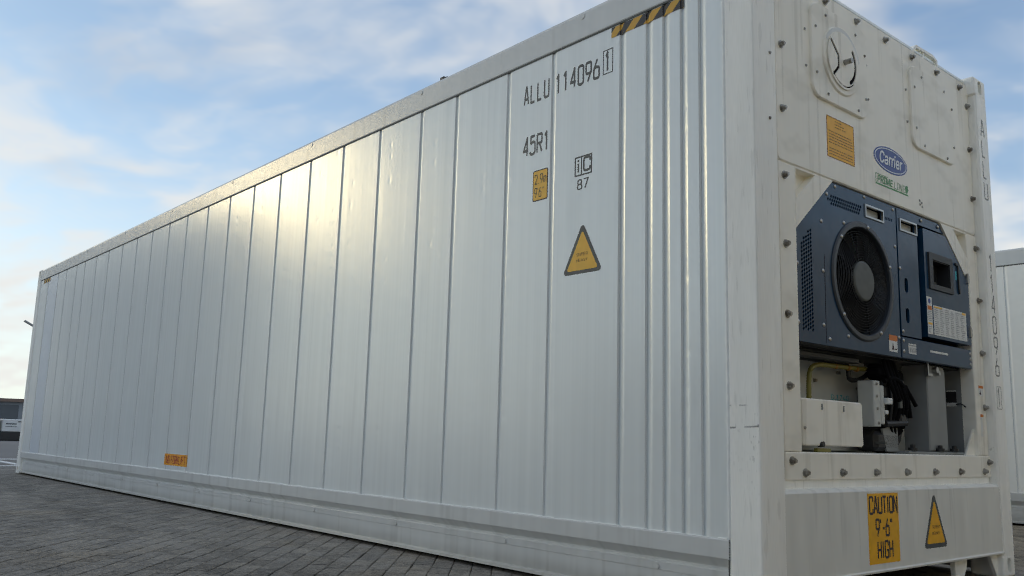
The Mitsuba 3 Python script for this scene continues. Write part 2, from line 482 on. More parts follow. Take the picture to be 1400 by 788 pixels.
NARROW = {"I": .2, "i": .22, ".": .2, "'": .2, "1": .5, "-": .5}


def stroke_text(s, x0, x1, z0, z1, weight=0.11, gap=0.22):
    """Lettering as an outline that fills x0..x1, z0..z1."""
    shapes, at = [], 0.0
    for ch in s:
        if ch == " ":
            at += 0.35
            continue
        w = NARROW.get(ch, 0.5)
        for line in GL[ch]:
            g = LineString(np.asarray(line, float)).buffer(weight / 2, 4, cap_style="flat" if ch not in ".i" else "square", join_style="round")
            shapes.append(affinity.translate(g, at - (0.5 - w) / 2, 0))
        at += w + gap
    total = at - gap
    u = unary_union(shapes)
    return affinity.translate(affinity.scale(u, (x1 - x0) / total, z1 - z0, origin=(0, 0)), x0, z0)


def font_text(s, x0, x1, z0, z1, bold=False, shear=0.0):
    """Small print from the font that ships with the renderer, as a flat mesh in xy."""
    m = meshkit.text_mesh(s, 1.0, 0.01, bold)
    v = m.vertices.copy()
    v[:, 0] += shear * v[:, 1]
    lo, hi = v.min(0), v.max(0)
    v[:, 0] = x0 + (v[:, 0] - lo[0]) / (hi[0] - lo[0]) * (x1 - x0)
    v[:, 1] = z0 + (v[:, 1] - lo[1]) / (hi[1] - lo[1]) * (z1 - z0)
    v[:, 2] = (v[:, 2] - lo[2]) / max(hi[2] - lo[2], 1e-9) * 0.0006
    return trimesh.Trimesh(v, m.faces, process=False)


# ------------------------------------------------------------------ ground
G = "paved_ground"
S = 900.0
sheet = trimesh.Trimesh([(-S, -S, -0.010), (S, -S, -0.010), (S, S, -0.010), (-S, S, -0.010)], [(0, 1, 2), (0, 2, 3)], process=False)
put(G, sheet, "paving_sheet")
labels[G] = {"label": "dark grey yard paved with concrete bricks in straight courses", "kind": "structure"}


def brick_mesh(seed):
    r = np.random.default_rng(seed)
    hx, hy, c = BL / 2 - 0.0018, BW / 2 - 0.0018, 0.0035
    zt = r.uniform(-0.0012, 0.0012)
    tilt = r.uniform(-1, 1, 2) * 0.004
    pts = []
    for z, k in ((-0.014, 0), (-c * 0.8, 0), (0.0, c)):
        for sx, sy in ((-1, -1), (1, -1), (1, 1), (-1, 1)):
            x, y = sx * (hx - k), sy * (hy - k)
            pts.append((x + r.uniform(-.0012, .0012), y + r.uniform(-.0012, .0012), z + (zt + tilt[0] * x + tilt[1] * y * 1.5 if z > -0.01 else 0)))
    f = []
    for l in (0, 4):
        for i in range(4):
            j = (i + 1) % 4
            f += [(l + i, l + j, l + 4 + j), (l + i, l + 4 + j, l + 4 + i)]
    f += [(8, 9, 10), (8, 10, 11)]
    return trimesh.Trimesh(pts, f, process=False)


BRICKS = [brick_mesh(s) for s in range(12)]
RIGHT = np.cross(FWD, UP)
cells = []
for r in range(-90, 140):
    for k in range(-45, 100):
        v = (r + 0.5) * BW
        u = (k + 0.5 - 0.5 * (r % 2)) * BL
        x, y = u * CR - v * SR, u * SR + v * CR
        if not (-13.5 < x < 3.2 and -3.0 < y < 6.6):
            continue
        if -12.0 < x < -0.3 and 0.3 < y < 2.15:
            continue
        d = np.array([x, y, 0.0]) - CAM
        cells.append((x, y, d @ FWD, d @ RIGHT, d @ UP, r, k))
cells = np.array(cells)
tanx = math.tan(math.radians(59.8444 / 2))
inside = (cells[:, 2] > 0.3) & (np.abs(cells[:, 3]) < tanx * cells[:, 2] * 1.03) & (np.abs(cells[:, 4]) < tanx * cells[:, 2] * 0.5625 * 1.06)
seen = inside & ((cells[:, 1] < 0.02) | (cells[:, 0] > 0.0))
order = np.argsort(np.where(seen, cells[:, 2], 1e9), kind="stable")
single = set(order[: min(300, int(seen.sum()))].tolist())
variants = [mikit.ply(m, "paving_brick") for m in BRICKS]
rest_v, rest_f, base = [], [], 0
for i, (x, y, *_) in enumerate(cells):
    q = int(rng.integers(12))
    a = ROW + rng.normal(0, 0.011) + (math.pi if rng.random() < 0.5 else 0)
    dx, dy = rng.normal(0, 0.0018, 2)
    if i in single:
        put(G + "__paving_brick", variants[q], None, to_world=T().translate([x + dx, y + dy, 0]).rotate([0, 0, 1], math.degrees(a)))
    else:
        b = BRICKS[q]
        ca, sa = math.cos(a), math.sin(a)
        vv = b.vertices
        rest_v.append(np.stack([vv[:, 0] * ca - vv[:, 1] * sa + x + dx, vv[:, 0] * sa + vv[:, 1] * ca + y + dy, vv[:, 2]], -1))
        rest_f.append(b.faces + base)
        base += len(vv)
put(G + "__brick_field", (np.vstack(rest_v), np.vstack(rest_f)), "paving_brick", kind="stuff")

# painted bay outline on the yard beyond the container
mk = []
for y0, y1, x0, x1 in ((0.35, 3.6, -14.75, -14.55), (0.9, 3.9, -17.9, -17.65)):
    mk.append(bx(x0, x1, -0.6 + (0.9 if x0 < -16 else 0), y1, -0.0095, 0.004))
mk.append(bx(-17.65, -14.75, 0.62, 0.74, -0.0095, 0.004))
k = put("painted_bay_marking", join(mk), "road_paint")
labels[k] = {"label": "white painted bay lines on the paving at the far left", "kind": "structure"}

# ------------------------------------------------------------------ containers
C = "refrigerated_container"
labels[C] = {"label": "long white refrigerated container in front with a blue cooling unit in its end wall", "category": "shipping container"}
B2 = "distant_container"


def side_panel(xa, xb, z0, z1, y0=0.010, depth=0.0075, w=1.0):
    """One sheet of the side wall, the rolled groove of its joint at its left end."""
    prof = [(xa, y0), (xa + 0.003, y0 + depth * w), (xa + 0.012, y0 + depth * w), (xa + 0.018, y0 + depth * w * .8), (xa + 0.012 + 0.018 * w, y0 + .0008), (xa + 0.020 + 0.020 * w, y0), (xb, y0)]
    # the sheet's right end stays flat; subdivide for a touch of bow
    v, f = [], []
    for x, y in prof:
        v += [(x, y, z0), (x, y, z1)]
    for i in range(len(prof) - 1):
        f += [(2 * i, 2 * i + 2, 2 * i + 3), (2 * i, 2 * i + 3, 2 * i + 1)]
    return trimesh.Trimesh(v, f, process=False)


def shell(K, ox, oy, H, seams, detailed):
    """Rails, posts, castings, sheets, roof and doors; local x from -12.192 (doors) to 0, y from 0 to 2.438, z up."""
    L, W = 12.192, 2.438
    mv = lambda m: m.apply_translation((ox, oy, 0)) or m if False else _moved(m, ox, oy)
    zt = H - 0.161   # lower edge of the top rail
    zb = 0.300       # upper edge of the bottom rail
    skin = "panel_paint" if detailed else "plain_white_paint"
    panel = lambda m, name, mt="panel_paint", sm=False, **kw: put(K + "__" + name, mv(m), mt, smooth=sm, **kw)
    edges = [-L + 0.15] + seams + [-0.150]
    for a, b in zip(edges[:-1], edges[1:]):
        light = detailed and abs(a + 11.62) < 0.03  # one sheet tinted paler to stand in for its reflection
        panel(side_panel(a, b, zb - 0.01, zt + 0.01, w=1.4 if a > -0.9 else 1.0), "side_panel", "reflection_tint_paint" if light else skin, 30)
        if a > -L + .2:
            panel(trimesh.Trimesh([(a + .0006, .0098, zb), (a + .0030, .0160, zb), (a + .0055, .0165, zb), (a + .0006, .0098, zt), (a + .0030, .0160, zt), (a + .0055, .0165, zt)],
                                  [(0, 1, 4), (0, 4, 3), (1, 2, 5), (1, 5, 4)], process=False), "shaded_joint_seal", "shaded_joint_sealant")  # seal strip added to deepen the shade on the groove wall
    # top rail: rounded box section, slightly leaning, with a dark sealant line under it
    yr = 0.004
    prof = [(0.06, zt), (yr + .002, zt), (yr, zt + .004), (yr, H - .028), (yr + .004, H - .014), (yr + .014, H - .006), (0.06, H - .006)]
    panel(prism_x(prof, -L + .178, -0.178), "top_rail", "rail_paint", False)
    panel(bx(-L + .16, -0.156, 0.006, 0.05, zt - 0.009, zt - 0.0005), "rail_seal", "seam_sealant")
    # bottom rail
    prof = [(0.10, zb), (0.0035, zb), (0.0015, zb - .003), (0.0015, .226), (0.046, .186), (0.046, .174), (0.034, .170), (0.034, .138), (0.038, .135), (0.038, .040),
            (0.008, .036), (0.006, .022), (0.10, .022)]
    panel(prism_x(prof, -L + .162, -0.158), "bottom_rail", "rail_paint", 20)
    # posts at the near end: folded section with a rolled outer edge
    def post(x0, x1, y0, y1, m="post_paint"):
        return bx(x0, x1, y0, y1, 0.11, H - 0.11, 0.004)
    p = [(-0.160, 0.016), (-0.142, 0.001), (-0.006, 0.001), (-0.001, 0.006), (-0.001, 0.166), (-0.010, 0.170), (-0.160, 0.170)]
    panel(on_top(Polygon(p), 0.11, H - 0.11), "corner_post", "post_paint", 20)
    p = [(-0.160, 2.422), (-0.142, 2.437), (-0.006, 2.437), (-0.001, 2.432), (-0.001, 2.300), (-0.012, 2.290), (-0.160, 2.290)]
    panel(on_top(Polygon(p), 0.11, H - 0.11), "corner_post", "post_paint", 20)
    p = [(-L + .16, 0.016), (-L + .142, 0.001), (-L + .006, 0.001), (-L + .001, 0.006), (-L + .001, 0.14), (-L + .16, 0.14)]
    panel(on_top(Polygon(p), 0.11, H - 0.11), "corner_post", "post_paint", 20)
    panel(post(-L + .001, -L + .15, W - .14, W - .001), "corner_post", "post_paint")
    # castings with their holes
    for sx in (0, 1):
        for sy in (0, 1):
            for sz in (0, 1):
                panel(casting(-L if sx == 0 else -0.178, 0.0 if sy == 0 else W - .162, 0.0 if sz == 0 else H - .118, sx, sy, sz), "corner_casting", "post_paint", 20)
    # far wall, roof, doors, floor
    panel(bx(-L + .15, -.15, W - .03, W - .01, zb, zt), "rear_wall", "panel_paint")
    panel(bx(-L + .178, -.178, W - .06, W - .002, zt, H - .006, .006), "top_rail", "rail_paint")
    panel(bx(-L + .178, -.178, W - .06, W - .002, .02, zb, .006), "bottom_rail", "rail_paint")
    panel(bx(-L + .06, -.06, .055, W - .055, H - .03, H - .016), "roof", "panel_paint")
    panel(bx(-L + .14, -.14, .06, W - .06, .17, .20), "floor", "black_plastic")
    d0, d1 = -L + .012, -L + .06
    for ya, yb in ((.145, W / 2 - .004), (W / 2 + .004, W - .145)):
        dk = panel(bx(d0, d1, ya, yb, .16, H - .13, .006), "door", "panel_paint")
        for t in (.25, .75):
            yy = ya + (yb - ya) * t
            put(K + "__door__locking_bar", mv(tube([(d0 - .02, yy, .14), (d0 - .02, yy, H - .14)], .017)), "bolt_steel", smooth=40)
    panel(bx(d0 - .004, d1, .14, W - .14, H - .125, H - .01, .006), "door_header", "rail_paint")
    panel(bx(d0 - .004, d1, .14, W - .14, .03, .155, .006), "door_sill", "rail_paint")
    panel(bx(-.30, -.145, .172, W - .172, H - .12, H - .02, .006), "end_header", "rail_paint")


def _moved(m, ox, oy):
    m = m.copy()
    m.apply_translation((ox, oy, 0))
    return m


def on_top(poly, z0, z1):
    m = trimesh.creation.extrude_polygon(poly, z1 - z0, engine="earcut")
    m.apply_translation((0, 0, z0))
    return m


def casting(x, y, z, sx, sy, sz):
    """A corner casting: a rounded hollow block with an oval hole in its end, its side and its top or bottom."""
    body = trimesh.creation.box(extents=(.178, .162, .118))
    import manifold3d as m3
    r = .014
    hx, hy, hz = .178 / 2 - r, .162 / 2 - r, .118 / 2 - r
    sp = m3.Manifold.sphere(r, 16)
    man = m3.Manifold.batch_hull([sp.translate((a * hx, b * hy, c * hz)) for a in (-1, 1) for b in (-1, 1) for c in (-1, 1)])
    cav = m3.Manifold.cube((.178 - .05, .162 - .05, .118 - .05), True)
    stad = m3.CrossSection([[(math.cos(t) * .0255, math.sin(t) * .0255 + (.018 if math.sin(t) > 0 else -.018)) for t in np.linspace(0, 2 * np.pi, 28, endpoint=False)]])
    hole = m3.Manifold.extrude(stad, .2)
    ends = hole.rotate((90, 0, 90)).translate((0 if sx else -.2, 0, 0))
    sides = hole.rotate((90, 0, 0)).translate((0, .2 if sy else 0, 0))
    vert = hole.rotate((0, 0, 90)).translate((0, 0, 0 if sz else -.2))
    man = man - cav - ends - sides - vert
    mm = man.to_mesh()
    t = trimesh.Trimesh(mm.vert_properties[:, :3], mm.tri_verts, process=False)
    t.apply_translation((x + .089, y + .081, z + .059))
    return t


SEAMS = [-11.62, -11.11, -10.70, -10.227, -9.859, -9.379, -8.903, -8.402, -7.908, -7.426, -6.934, -6.456, -5.946, -5.450, -4.959, -4.467, -3.968, -3.474, -2.985, -2.494,
         -2.121, -1.635, -1.265, -0.775, -0.605, -0.503, -0.399, -0.295]
shell(C, 0.0, 0.0, 2.896, SEAMS, True)

# rivets along both rails
riv = on_side(trimesh.creation.cylinder(radius=.015, height=.008, sections=20), 0.004)
rv = mikit.ply(riv, "rail_paint", smooth=40)
for x in np.arange(-1.03, -11.9, -1.46):
    put(C + "__top_rail__rivet", rv, None, to_world=T().translate([float(x), 0.0, 2.856]))
riv = on_side(trimesh.creation.cylinder(radius=.014, height=.012, sections=20), 0.034)
rv = mikit.ply(riv, "rail_paint", smooth=40)
for x in np.arange(-0.555, -11.9, -1.02):
    put(C + "__bottom_rail__rivet", rv, None, to_world=T().translate([float(x), 0.0, 0.153]))
# white sealant bead on the ledge of the bottom rail, broken here and there
beads = []
xx = -12.0
while xx < -0.2:
    ln = rng.uniform(.12, .6)
    if rng.random() < .8:
        beads.append(bx(xx, min(xx + ln, -.17), .0025, .0095, .300, .300 + rng.uniform(.003, .006), .001))
    xx += ln + rng.uniform(.01, .05)
for g in beads:
    put(C + "__bottom_rail__sealant_bead", g, "sealant_and_highlight_white")
put(C + "__corner_post__edge_highlight", tube([(-.154, .0075, .306 + 2.42 * i / 8) for i in range(9)], .0085, 10), "sealant_and_highlight_white", smooth=50)  # white rod added for the sunlit highlight along the post edge
# small fitting on the roof edge
put(C + "__lashing_ring", join(bx(-2.315, -2.275, .02, .05, 2.885, 2.912, .004), bx(-2.275, -2.24, .02, .04, 2.885, 2.900, .003)), "black_plastic")
# dark weld line beside the post
put(C + "__corner_post__weld_bead", tube([(-.160, .008, .02 + .28 * i / 12 + 0.0) for i in range(13)], .003, 6), "seam_sealant")

# --- markings on the long side
YS = 0.0098


def side_mark(name, poly_or_mesh, m, y=YS, label=None):
    g = poly_or_mesh
    mesh = on_side(g, y) if isinstance(g, trimesh.Trimesh) else side(g, y)
    return put(C + "__" + name, mesh, m, label=label)


def frame_of(x0, x1, z0, z1, w):
    return sbox(x0, z0, x1, z1).difference(sbox(x0 + w, z0 + w, x1 - w, z1 - w))


number = unary_union([stroke_text("ALLU", -1.482, -1.285, 2.494, 2.594, .15, .30), stroke_text("114096", -1.229, -.913, 2.488, 2.590, .15, .26),
                      stroke_text("1", -.868, -.842, 2.505, 2.602, .2, .2), frame_of(-.886, -.818, 2.489, 2.618, .005)])
side_mark("container_number", number, "marking_ink", label="grey container number painted on the long side")
side_mark("size_code", stroke_text("45R1", -1.478, -1.276, 2.197, 2.297, .15, .24), "marking_ink", label="grey size code 45R1 below the container number")
hp = side_mark("height_sign", rrect(-1.395, -1.277, 1.925, 2.096, .012), "dark_print", label="small yellow height sign reading 2.9m 9'6\"")
side_mark("height_sign__face", rrect(-1.389, -1.283, 1.931, 2.090, .008), "yellow_decal", YS - .0007)
side_mark("height_sign__lettering", unary_union([stroke_text("2.9m", -1.378, -1.290, 2.020, 2.070, .10, .2), stroke_text("9'6\"", -1.378, -1.305, 1.947, 1.997, .10, .16)]), "dark_print", YS - .0014)
side_mark("approval_mark", unary_union([frame_of(-1.077, -.954, 1.997, 2.101, .008), sbox(-1.032, 1.997, -1.025, 2.101), sbox(-1.0565, 2.018, -1.0455, 2.064), sbox(-1.0565, 2.073, -1.0455, 2.084),
                                        stroke_text("c", -1.012, -.968, 2.020, 2.118, .13, .2)]), "marking_ink", label="boxed mark reading ic")
side_mark("approval_number", stroke_text("87", -1.055, -.980, 1.928, 1.977, .14, .22), "marking_ink", label="number 87 under the boxed mark")


def rtri(a, b, c, r):
    return Polygon([a, b, c]).buffer(-r).buffer(r, 8)


side_mark("warning_triangle", rtri((-1.0135, 1.755), (-1.152, 1.492), (-.875, 1.492), .016), "marking_ink", label="yellow warning triangle with dark border on the long side")
side_mark("warning_triangle__face", rtri((-1.0135, 1.712), (-1.122, 1.510), (-.905, 1.510), .008), "yellow_decal", YS - .0007)
side_mark("warning_triangle__lettering", unary_union([stroke_text("SUPER", -1.052, -.975, 1.583, 1.597, .15, .2), stroke_text("HEAVY", -1.052, -.975, 1.553, 1.567, .15, .2)]), "brown_print", YS - .0014)


def groove_y(x):
    y = YS
    for s in SEAMS:
        if s <= x <= s + .026:
            t = x - s
            y = YS + .0065 * (t / .003 if t < .003 else 1 if t < .012 else (.026 - t) / .014)
    return y


def tape(x0, x1, z0, z1):
    xs = sorted({x0, x1} | {s + o for s in SEAMS for o in (0, .003, .012, .026) if x0 < s + o < x1})
    v, f = [], []
    for x in xs:
        y = groove_y(x) - .0012
        v += [(x, y, z0), (x, y, z1)]
    for i in range(len(xs) - 1):
        f += [(2 * i, 2 * i + 2, 2 * i + 3), (2 * i, 2 * i + 3, 2 * i + 1)]
    return trimesh.Trimesh(v, f, process=False)


put(C + "__hazard_tape", tape(-.829, -.379, 2.668, 2.722), "hazard_tape", label="black and yellow striped tape under the top rail at the near end")
put(C + "__hazard_tape", tape(-11.86, -11.50, 2.668, 2.722), "hazard_tape", label="black and yellow striped tape under the top rail at the far end")
put(C + "__forklift_sign", tape(-6.478, -5.935, .345, .448), "orange_decal", label="orange sign low on the side reading NO FORKLIFT")
side_mark("forklift_sign__lettering", stroke_text("NO FORKLIFT", -6.42, -5.96, .362, .430, .13, .16), "red_print", YS - .002)

# ------------------------------------------------------------------ end wall: sill, unit frame, cooling unit
XU = -0.045
# bottom sill of the end frame
sill = [(-0.003, 0.140), (-0.003, 0.486), (-0.012, 0.497), (-0.052, 0.503), (-0.10, 0.503), (-0.10, 0.128), (0.004, 0.128), (0.006, 0.136)]
m = trimesh.creation.extrude_polygon(Polygon(sill), 2.290 - .168, engine="earcut")
v = m.vertices
put(C + "__end_sill__web", bx(-.075, -.050, .18, 2.28, .49, .56), "post_paint")
put(C + "__end_sill", trimesh.Trimesh(np.stack([v[:, 0], .168 + v[:, 2], v[:, 1]], -1), m.faces[:, ::-1], process=False), "sill_paint", smooth=25)
for y0, y1 in ((.60, .76), (1.755, 1.905)):
    poly = Polygon([(y0, .13), (y1, .13), (y1 - .012, .075), (y1 - .05, .03), (y1 - .05, .012), (y0 + .012, .012), (y0 + .006, .05)])
    put(C + "__end_sill__foot", front(poly, -.06, -.035), "post_paint")
for y0, s in ((2.276, -1), (.162, 1)):
    poly = Polygon([(y0, .13), (y0 + s * .10, .13), (y0 + s * .012, .0), (y0, .0)])
    put(C + "__end_sill__gusset", front(poly, -.05, -.03), "post_paint")

# upper panel of the cooling unit
UP_ = C + "__upper_panel"
put(UP_, plate(rrect(.235, 2.284, 1.917, 2.852, .03), -.14, XU, .006), "unit_paint", smooth=20, label="cream upper panel of the cooling unit")
# frame round the machinery: posts, lower flange and slanting braces with open pockets
FR = C + "__unit_frame"
post_l = sbox(.240, .655, .374, 1.914)
post_r = sbox(2.150, .655, 2.284, 1.914)
lower = sbox(.240, .537, 2.290, .6535)
labels[FR] = {"label": "cream bolted frame round the machinery"}
put(FR + "__frame_post", plate(post_l, -.12, XU, .004), "unit_paint", smooth=20)
put(FR + "__frame_post", plate(post_r, -.12, XU, .004), "unit_paint", smooth=20)
put(FR + "__lower_flange", plate(lower, -.12, XU + .004, .004), "unit_paint", smooth=20)
brace_l = Polygon([(.374, 1.632), (.698, 1.914), (.374, 1.914)]).difference(Polygon([(.378, 1.906), (.540, 1.906), (.378, 1.764)]))
brace_r = Polygon([(2.150, 1.62), (1.826, 1.914), (2.150, 1.914)]).difference(Polygon([(2.146, 1.906), (1.985, 1.906), (2.146, 1.764)]))
put(FR + "__brace", front(brace_l, -.10, XU - .001), "unit_paint")
put(FR + "__brace", front(brace_r, -.10, XU - .001), "unit_paint")
for g in (front(Polygon([(.374, 1.914), (.56, 1.914), (.374, 1.75)]), -.097, -.092), front(Polygon([(2.150, 1.914), (1.97, 1.914), (2.150, 1.75)]), -.097, -.092)):
    put(FR + "__pocket_floor", g, "unit_paint")

# bolts of the unit (washer, hexagon head)


def bolt_mesh(seed):
    r = np.random.default_rng(seed)
    w = trimesh.creation.cylinder(radius=.0185, height=.004, sections=20)
    w.apply_translation((0, 0, .0025))
    h = trimesh.creation.cylinder(radius=.0132, height=.012, sections=6)
    h.apply_translation((0, 0, .010))
    s = trimesh.creation.cylinder(radius=.0080, height=.008, sections=12)
    s.apply_translation((0, 0, .019))
    m = join(w, h, s)
    m.apply_transform(trimesh.transformations.rotation_matrix(r.uniform(0, 1), [0, 0, 1]))
    return on_front(m, 0.0)


bolts = [mikit.ply(bolt_mesh(s), "bolt_steel", smooth=30) for s in range(4)]


def bolt(parent, y, z, x=XU):
    put(parent + "__bolt", bolts[int(rng.integers(4))], None, to_world=T().translate([x, y, z]))


for i in range(7):
    bolt(UP_, .375 + .2985 * i, 2.812 - .002 * i)
for z in (2.463, 2.160):
    bolt(UP_, .281, z)
for z in (2.766,):
    bolt(UP_, .281, z)
for z in (2.706, 2.437, 2.136):
    bolt(UP_, 2.258, z)
for z in (1.853, 1.544, 1.236, .929):
    bolt(FR, .284, z)
for z in (1.838, 1.531, 1.228, .921):
    bolt(FR, 2.262, z)
bolt(FR, .285, .618, XU + .004)
bolt(FR, 2.262, .618, XU + .004)
for i in range(7):
    bolt(FR, .383 + .3022 * i, .568, XU + .004)

# fresh-air vent plate on the upper panel
screw = mikit.ply(on_front(join(trimesh.creation.cylinder(radius=.0075, height=.006, sections=12), trimesh.creation.cylinder(radius=.0045, height=.012, sections=8)), 0.0), "bolt_steel", smooth=30)
bright_screw = mikit.ply(on_front(trimesh.creation.icosphere(subdivisions=2, radius=.0105).apply_scale((1, 1, .55)), 0.0), "bright_steel", smooth=True)


def screws(parent, pts, x, what=None):
    for y, z in pts:
        put(parent + "__screw", what or screw, None, to_world=T().translate([x, y, z]))


VP = C + "__vent_plate"
xv = XU + .014
put(VP, plate(rrect(.523, 1.040, 2.293, 2.772, .07), XU - .004, xv, .005), "unit_paint", smooth=20, label="raised plate with a round fresh air vent")
cy, cz = .785, 2.530
ringp = Point(cy, cz).buffer(.172, 24).difference(Point(cy, cz).buffer(.147, 24))
put(VP + "__vent_ring", join(plate(Point(cy, cz).buffer(.172, 24), xv - .002, xv + .008, .006)), "unit_paint", smooth=20)
slots = unary_union([
    LineString([(.676, 2.606), (.737, 2.545), (.737, 2.486), (.692, 2.440)]).buffer(.0085, 4),
    LineString([(cy + .112 * math.cos(a), cz + .112 * math.sin(a)) for a in np.radians(np.linspace(38, -58, 14))]).buffer(.0105, 4),
    LineString([(cy + .130 * math.cos(a), cz + .130 * math.sin(a)) for a in np.radians(np.linspace(218, 258, 10))]).buffer(.0032, 4),
    LineString([(cy + .130 * math.cos(a), cz + .130 * math.sin(a)) for a in np.radians(np.linspace(264, 312, 10))]).buffer(.0032, 4)])
disc = Point(cy, cz).buffer(.143, 32)
put(VP + "__vent_disc", front(disc.difference(slots), xv + .0095, xv + .015), "unit_paint", label="round vent disc with dark curved slots")
put(VP + "__vent_opening", front(disc.buffer(-.004), xv + .0082, xv + .0088), "black_void")
put(VP + "__vent_knob", on_front(trimesh.creation.cylinder(radius=.013, height=.05, sections=16), xv + .03).apply_translation((0, .792, 2.524)), "bolt_steel", smooth=40)
put(VP + "__vent_scale", front(LineString([(cy + .158 * math.cos(a), cz + .158 * math.sin(a)) for a in np.radians(np.linspace(15, 150, 30))]).buffer(.010, 4), xv + .0084, xv + .0092), "white_label")
screws(VP, [(.655, 2.727), (.560, 2.642), (.561, 2.412), (.657, 2.329), (.934, 2.718), (1.020, 2.634), (1.018, 2.402), (.939, 2.322)], xv)
screws(UP_, [(.486, 2.607), (.490, 2.427), (1.056, 2.598), (1.064, 2.419)], XU)
AP = C + "__access_plate"
put(AP, plate(rrect(1.515, 2.045, 2.281, 2.752, .07), XU - .004, xv, .005), "unit_paint", smooth=20, label="raised blank access plate at the upper right")
screws(AP, [(1.650, 2.706), (1.561, 2.626), (1.561, 2.393), (1.650, 2.312), (1.928, 2.305), (2.022, 2.390), (1.928, 2.701), (2.018, 2.619)], xv)
screws(UP_, [(1.484, 2.592), (1.486, 2.412)], XU)
screws(UP_, [(1.585, 1.994), (1.607, 1.985), (1.588, 1.973), (1.612, 1.965)], XU - .002)
# lifting loop on the unit's top edge
outer = LineString([(1.595, 2.845), (1.65, 2.897), (1.855, 2.902), (1.905, 2.885), (1.905, 2.845)]).buffer(.008, 6)
mid = LineString([(1.755, 2.898), (1.735, 2.845)]).buffer(.007, 4)
put(C + "__lifting_loop", join(front(outer, -.105, -.050), front(mid, -.100, -.055)), "post_paint", label="pale grey steel lifting loop on the top edge of the end wall")

# notices on the upper panel
def front_mark(name, g, m, x=XU, label=None):
    mesh = on_front(g, x + .0008) if isinstance(g, trimesh.Trimesh) else front(g, x + .0004, x + .001)
    return put(C + "__" + name, mesh, m, label=label, kind="stuff" if name.endswith("print") else None)


front_mark("notice_plate", sbox(.655, 2.028, .905, 2.231), "amber_decal", label="amber notice plate with fine print under the vent")
lines = []
rr = np.random.default_rng(3)
for i, z in enumerate(np.linspace(2.214, 2.045, 13)):
    if i in (3, 9):
        continue
    y = .672
    end = .89 if i not in (0, 1, 2) else (.83 if i else .80)
    y = y if i > 2 else .73
    while y < end - .01:
        w = rr.uniform(.008, .03)
        lines.append(sbox(y, z - .0022, min(y + w, end), z + .0022))
        y += w + .006
front_mark("notice_plate__print", unary_union(lines), "brown_print", XU + .0008)
front_mark("notice_plate__border", frame_of(.655, .905, 2.028, 2.231, .003), "brown_print", XU + .0009)
oval = affinity.scale(Point(1.278, 2.143).buffer(1, 32), .178, .0685)
front_mark("maker_badge", oval, "logo_blue", label="oval blue badge with white script lettering")
front_mark("maker_badge__rim", affinity.scale(Point(1.278, 2.143).buffer(1, 32), .168, .0610).difference(affinity.scale(Point(1.278, 2.143).buffer(1, 32), .162, .0565)), "logo_white", XU + .0008)
front_mark("maker_badge__lettering", font_text("Carrier", 1.158, 1.402, 2.112, 2.180, True, .18), "logo_white", XU + .001)
front_mark("model_badge", font_text("PRIME", 1.128, 1.292, 2.004, 2.042, True, .2), "logo_green", label="green slanted model lettering")
front_mark("model_badge__faded_lettering", font_text("LINE", 1.302, 1.425, 2.002, 2.041, False, .2), "faded_green")
front_mark("model_badge__rule", unary_union([sbox(1.110, 1.990, 1.455, 1.998), sbox(1.112, 2.045, 1.24, 2.048), sbox(1.112, 1.995, 1.116, 2.047)]), "logo_green")
front_mark("model_badge__leaf", unary_union([affinity.rotate(affinity.scale(Point(1.438 + dx, 2.012 + dz).buffer(1, 8), .012, .010), a) for dx, dz, a in ((0, 0, 20), (.010, .010, 60), (-.006, .014, 100), (.006, .024, 30))]), "logo_green")

# --- condenser cover (blue), with fan opening and punched air slots
CC = C + "__condenser_cover"
XB = -0.056
FY, FZ, FRAD = .966, 1.472, .262
cover = Polygon([(.377, 1.131), (.377, 1.630), (.699, 1.909), (1.327, 1.909), (1.318, 1.131)])
holes = [Point(FY, FZ).buffer(FRAD + .012, 32)]
side_zone = Polygon([(.402, 1.178), (.402, 1.572), (.532, 1.684), (.532, 1.172)])
for i in range(7):
    for j in range(30):
        y, z = .410 + .0190 * i, 1.18 + .0182 * j + (.0091 if i % 2 else 0)
        o = affinity.rotate(sbox(y - .0065, z - .0040, y + .0065, z + .0040), 48).buffer(.0016, 2)
        if side_zone.contains(o):
            holes.append(o)
top_zone = Polygon([(.628, 1.797), (.690, 1.864), (.985, 1.866), (.972, 1.795)])
for i in range(20):
    for j in range(4):
        y, z = .637 + .0195 * i + (.0097 if j % 2 else 0), 1.806 + .0175 * j
        o = affinity.rotate(sbox(y - .0042, z - .0066, y + .0042, z + .0066), -35).buffer(.0016, 2)
        if top_zone.contains(o):
            holes.append(o)
for i in range(5):
    holes.append(affinity.rotate(sbox(1.212 + .016 * i, 1.823, 1.220 + .016 * i, 1.840), -25))
win1 = sbox(1.014, 1.806, 1.186, 1.857)
put(CC, front(cover.difference(unary_union(holes)).difference(win1), XB - .012, XB), "blue_paint", label="navy blue condenser cover with fan opening and air slots")
put(CC + "__backing", join(front(Polygon([(.39, 1.14), (.39, 1.62), (.70, 1.895), (1.30, 1.895), (1.30, 1.14)]).difference(Point(FY, FZ).buffer(.285, 32)).difference(win1), -.125, -.12)), "black_void")
put(CC + "__seam", join(front(LineString([(.619, 1.55), (.614, 1.14)]).buffer(.0016), XB, XB + .0006)), "black_void")


def window(y0, y1, z0, z1):
    put(CC + "__sight_window", join(front(frame_of(y0, y1, z0, z1, .009), XB - .004, XB + .006)), "bright_steel", label="small bright framed window at the top of the cover")
    put(CC + "__window_pane", join(front(sbox(y0 + .008, z0 + .008, y1 - .008, z1 - .008), XB - .03, XB - .024)), "inner_paint")


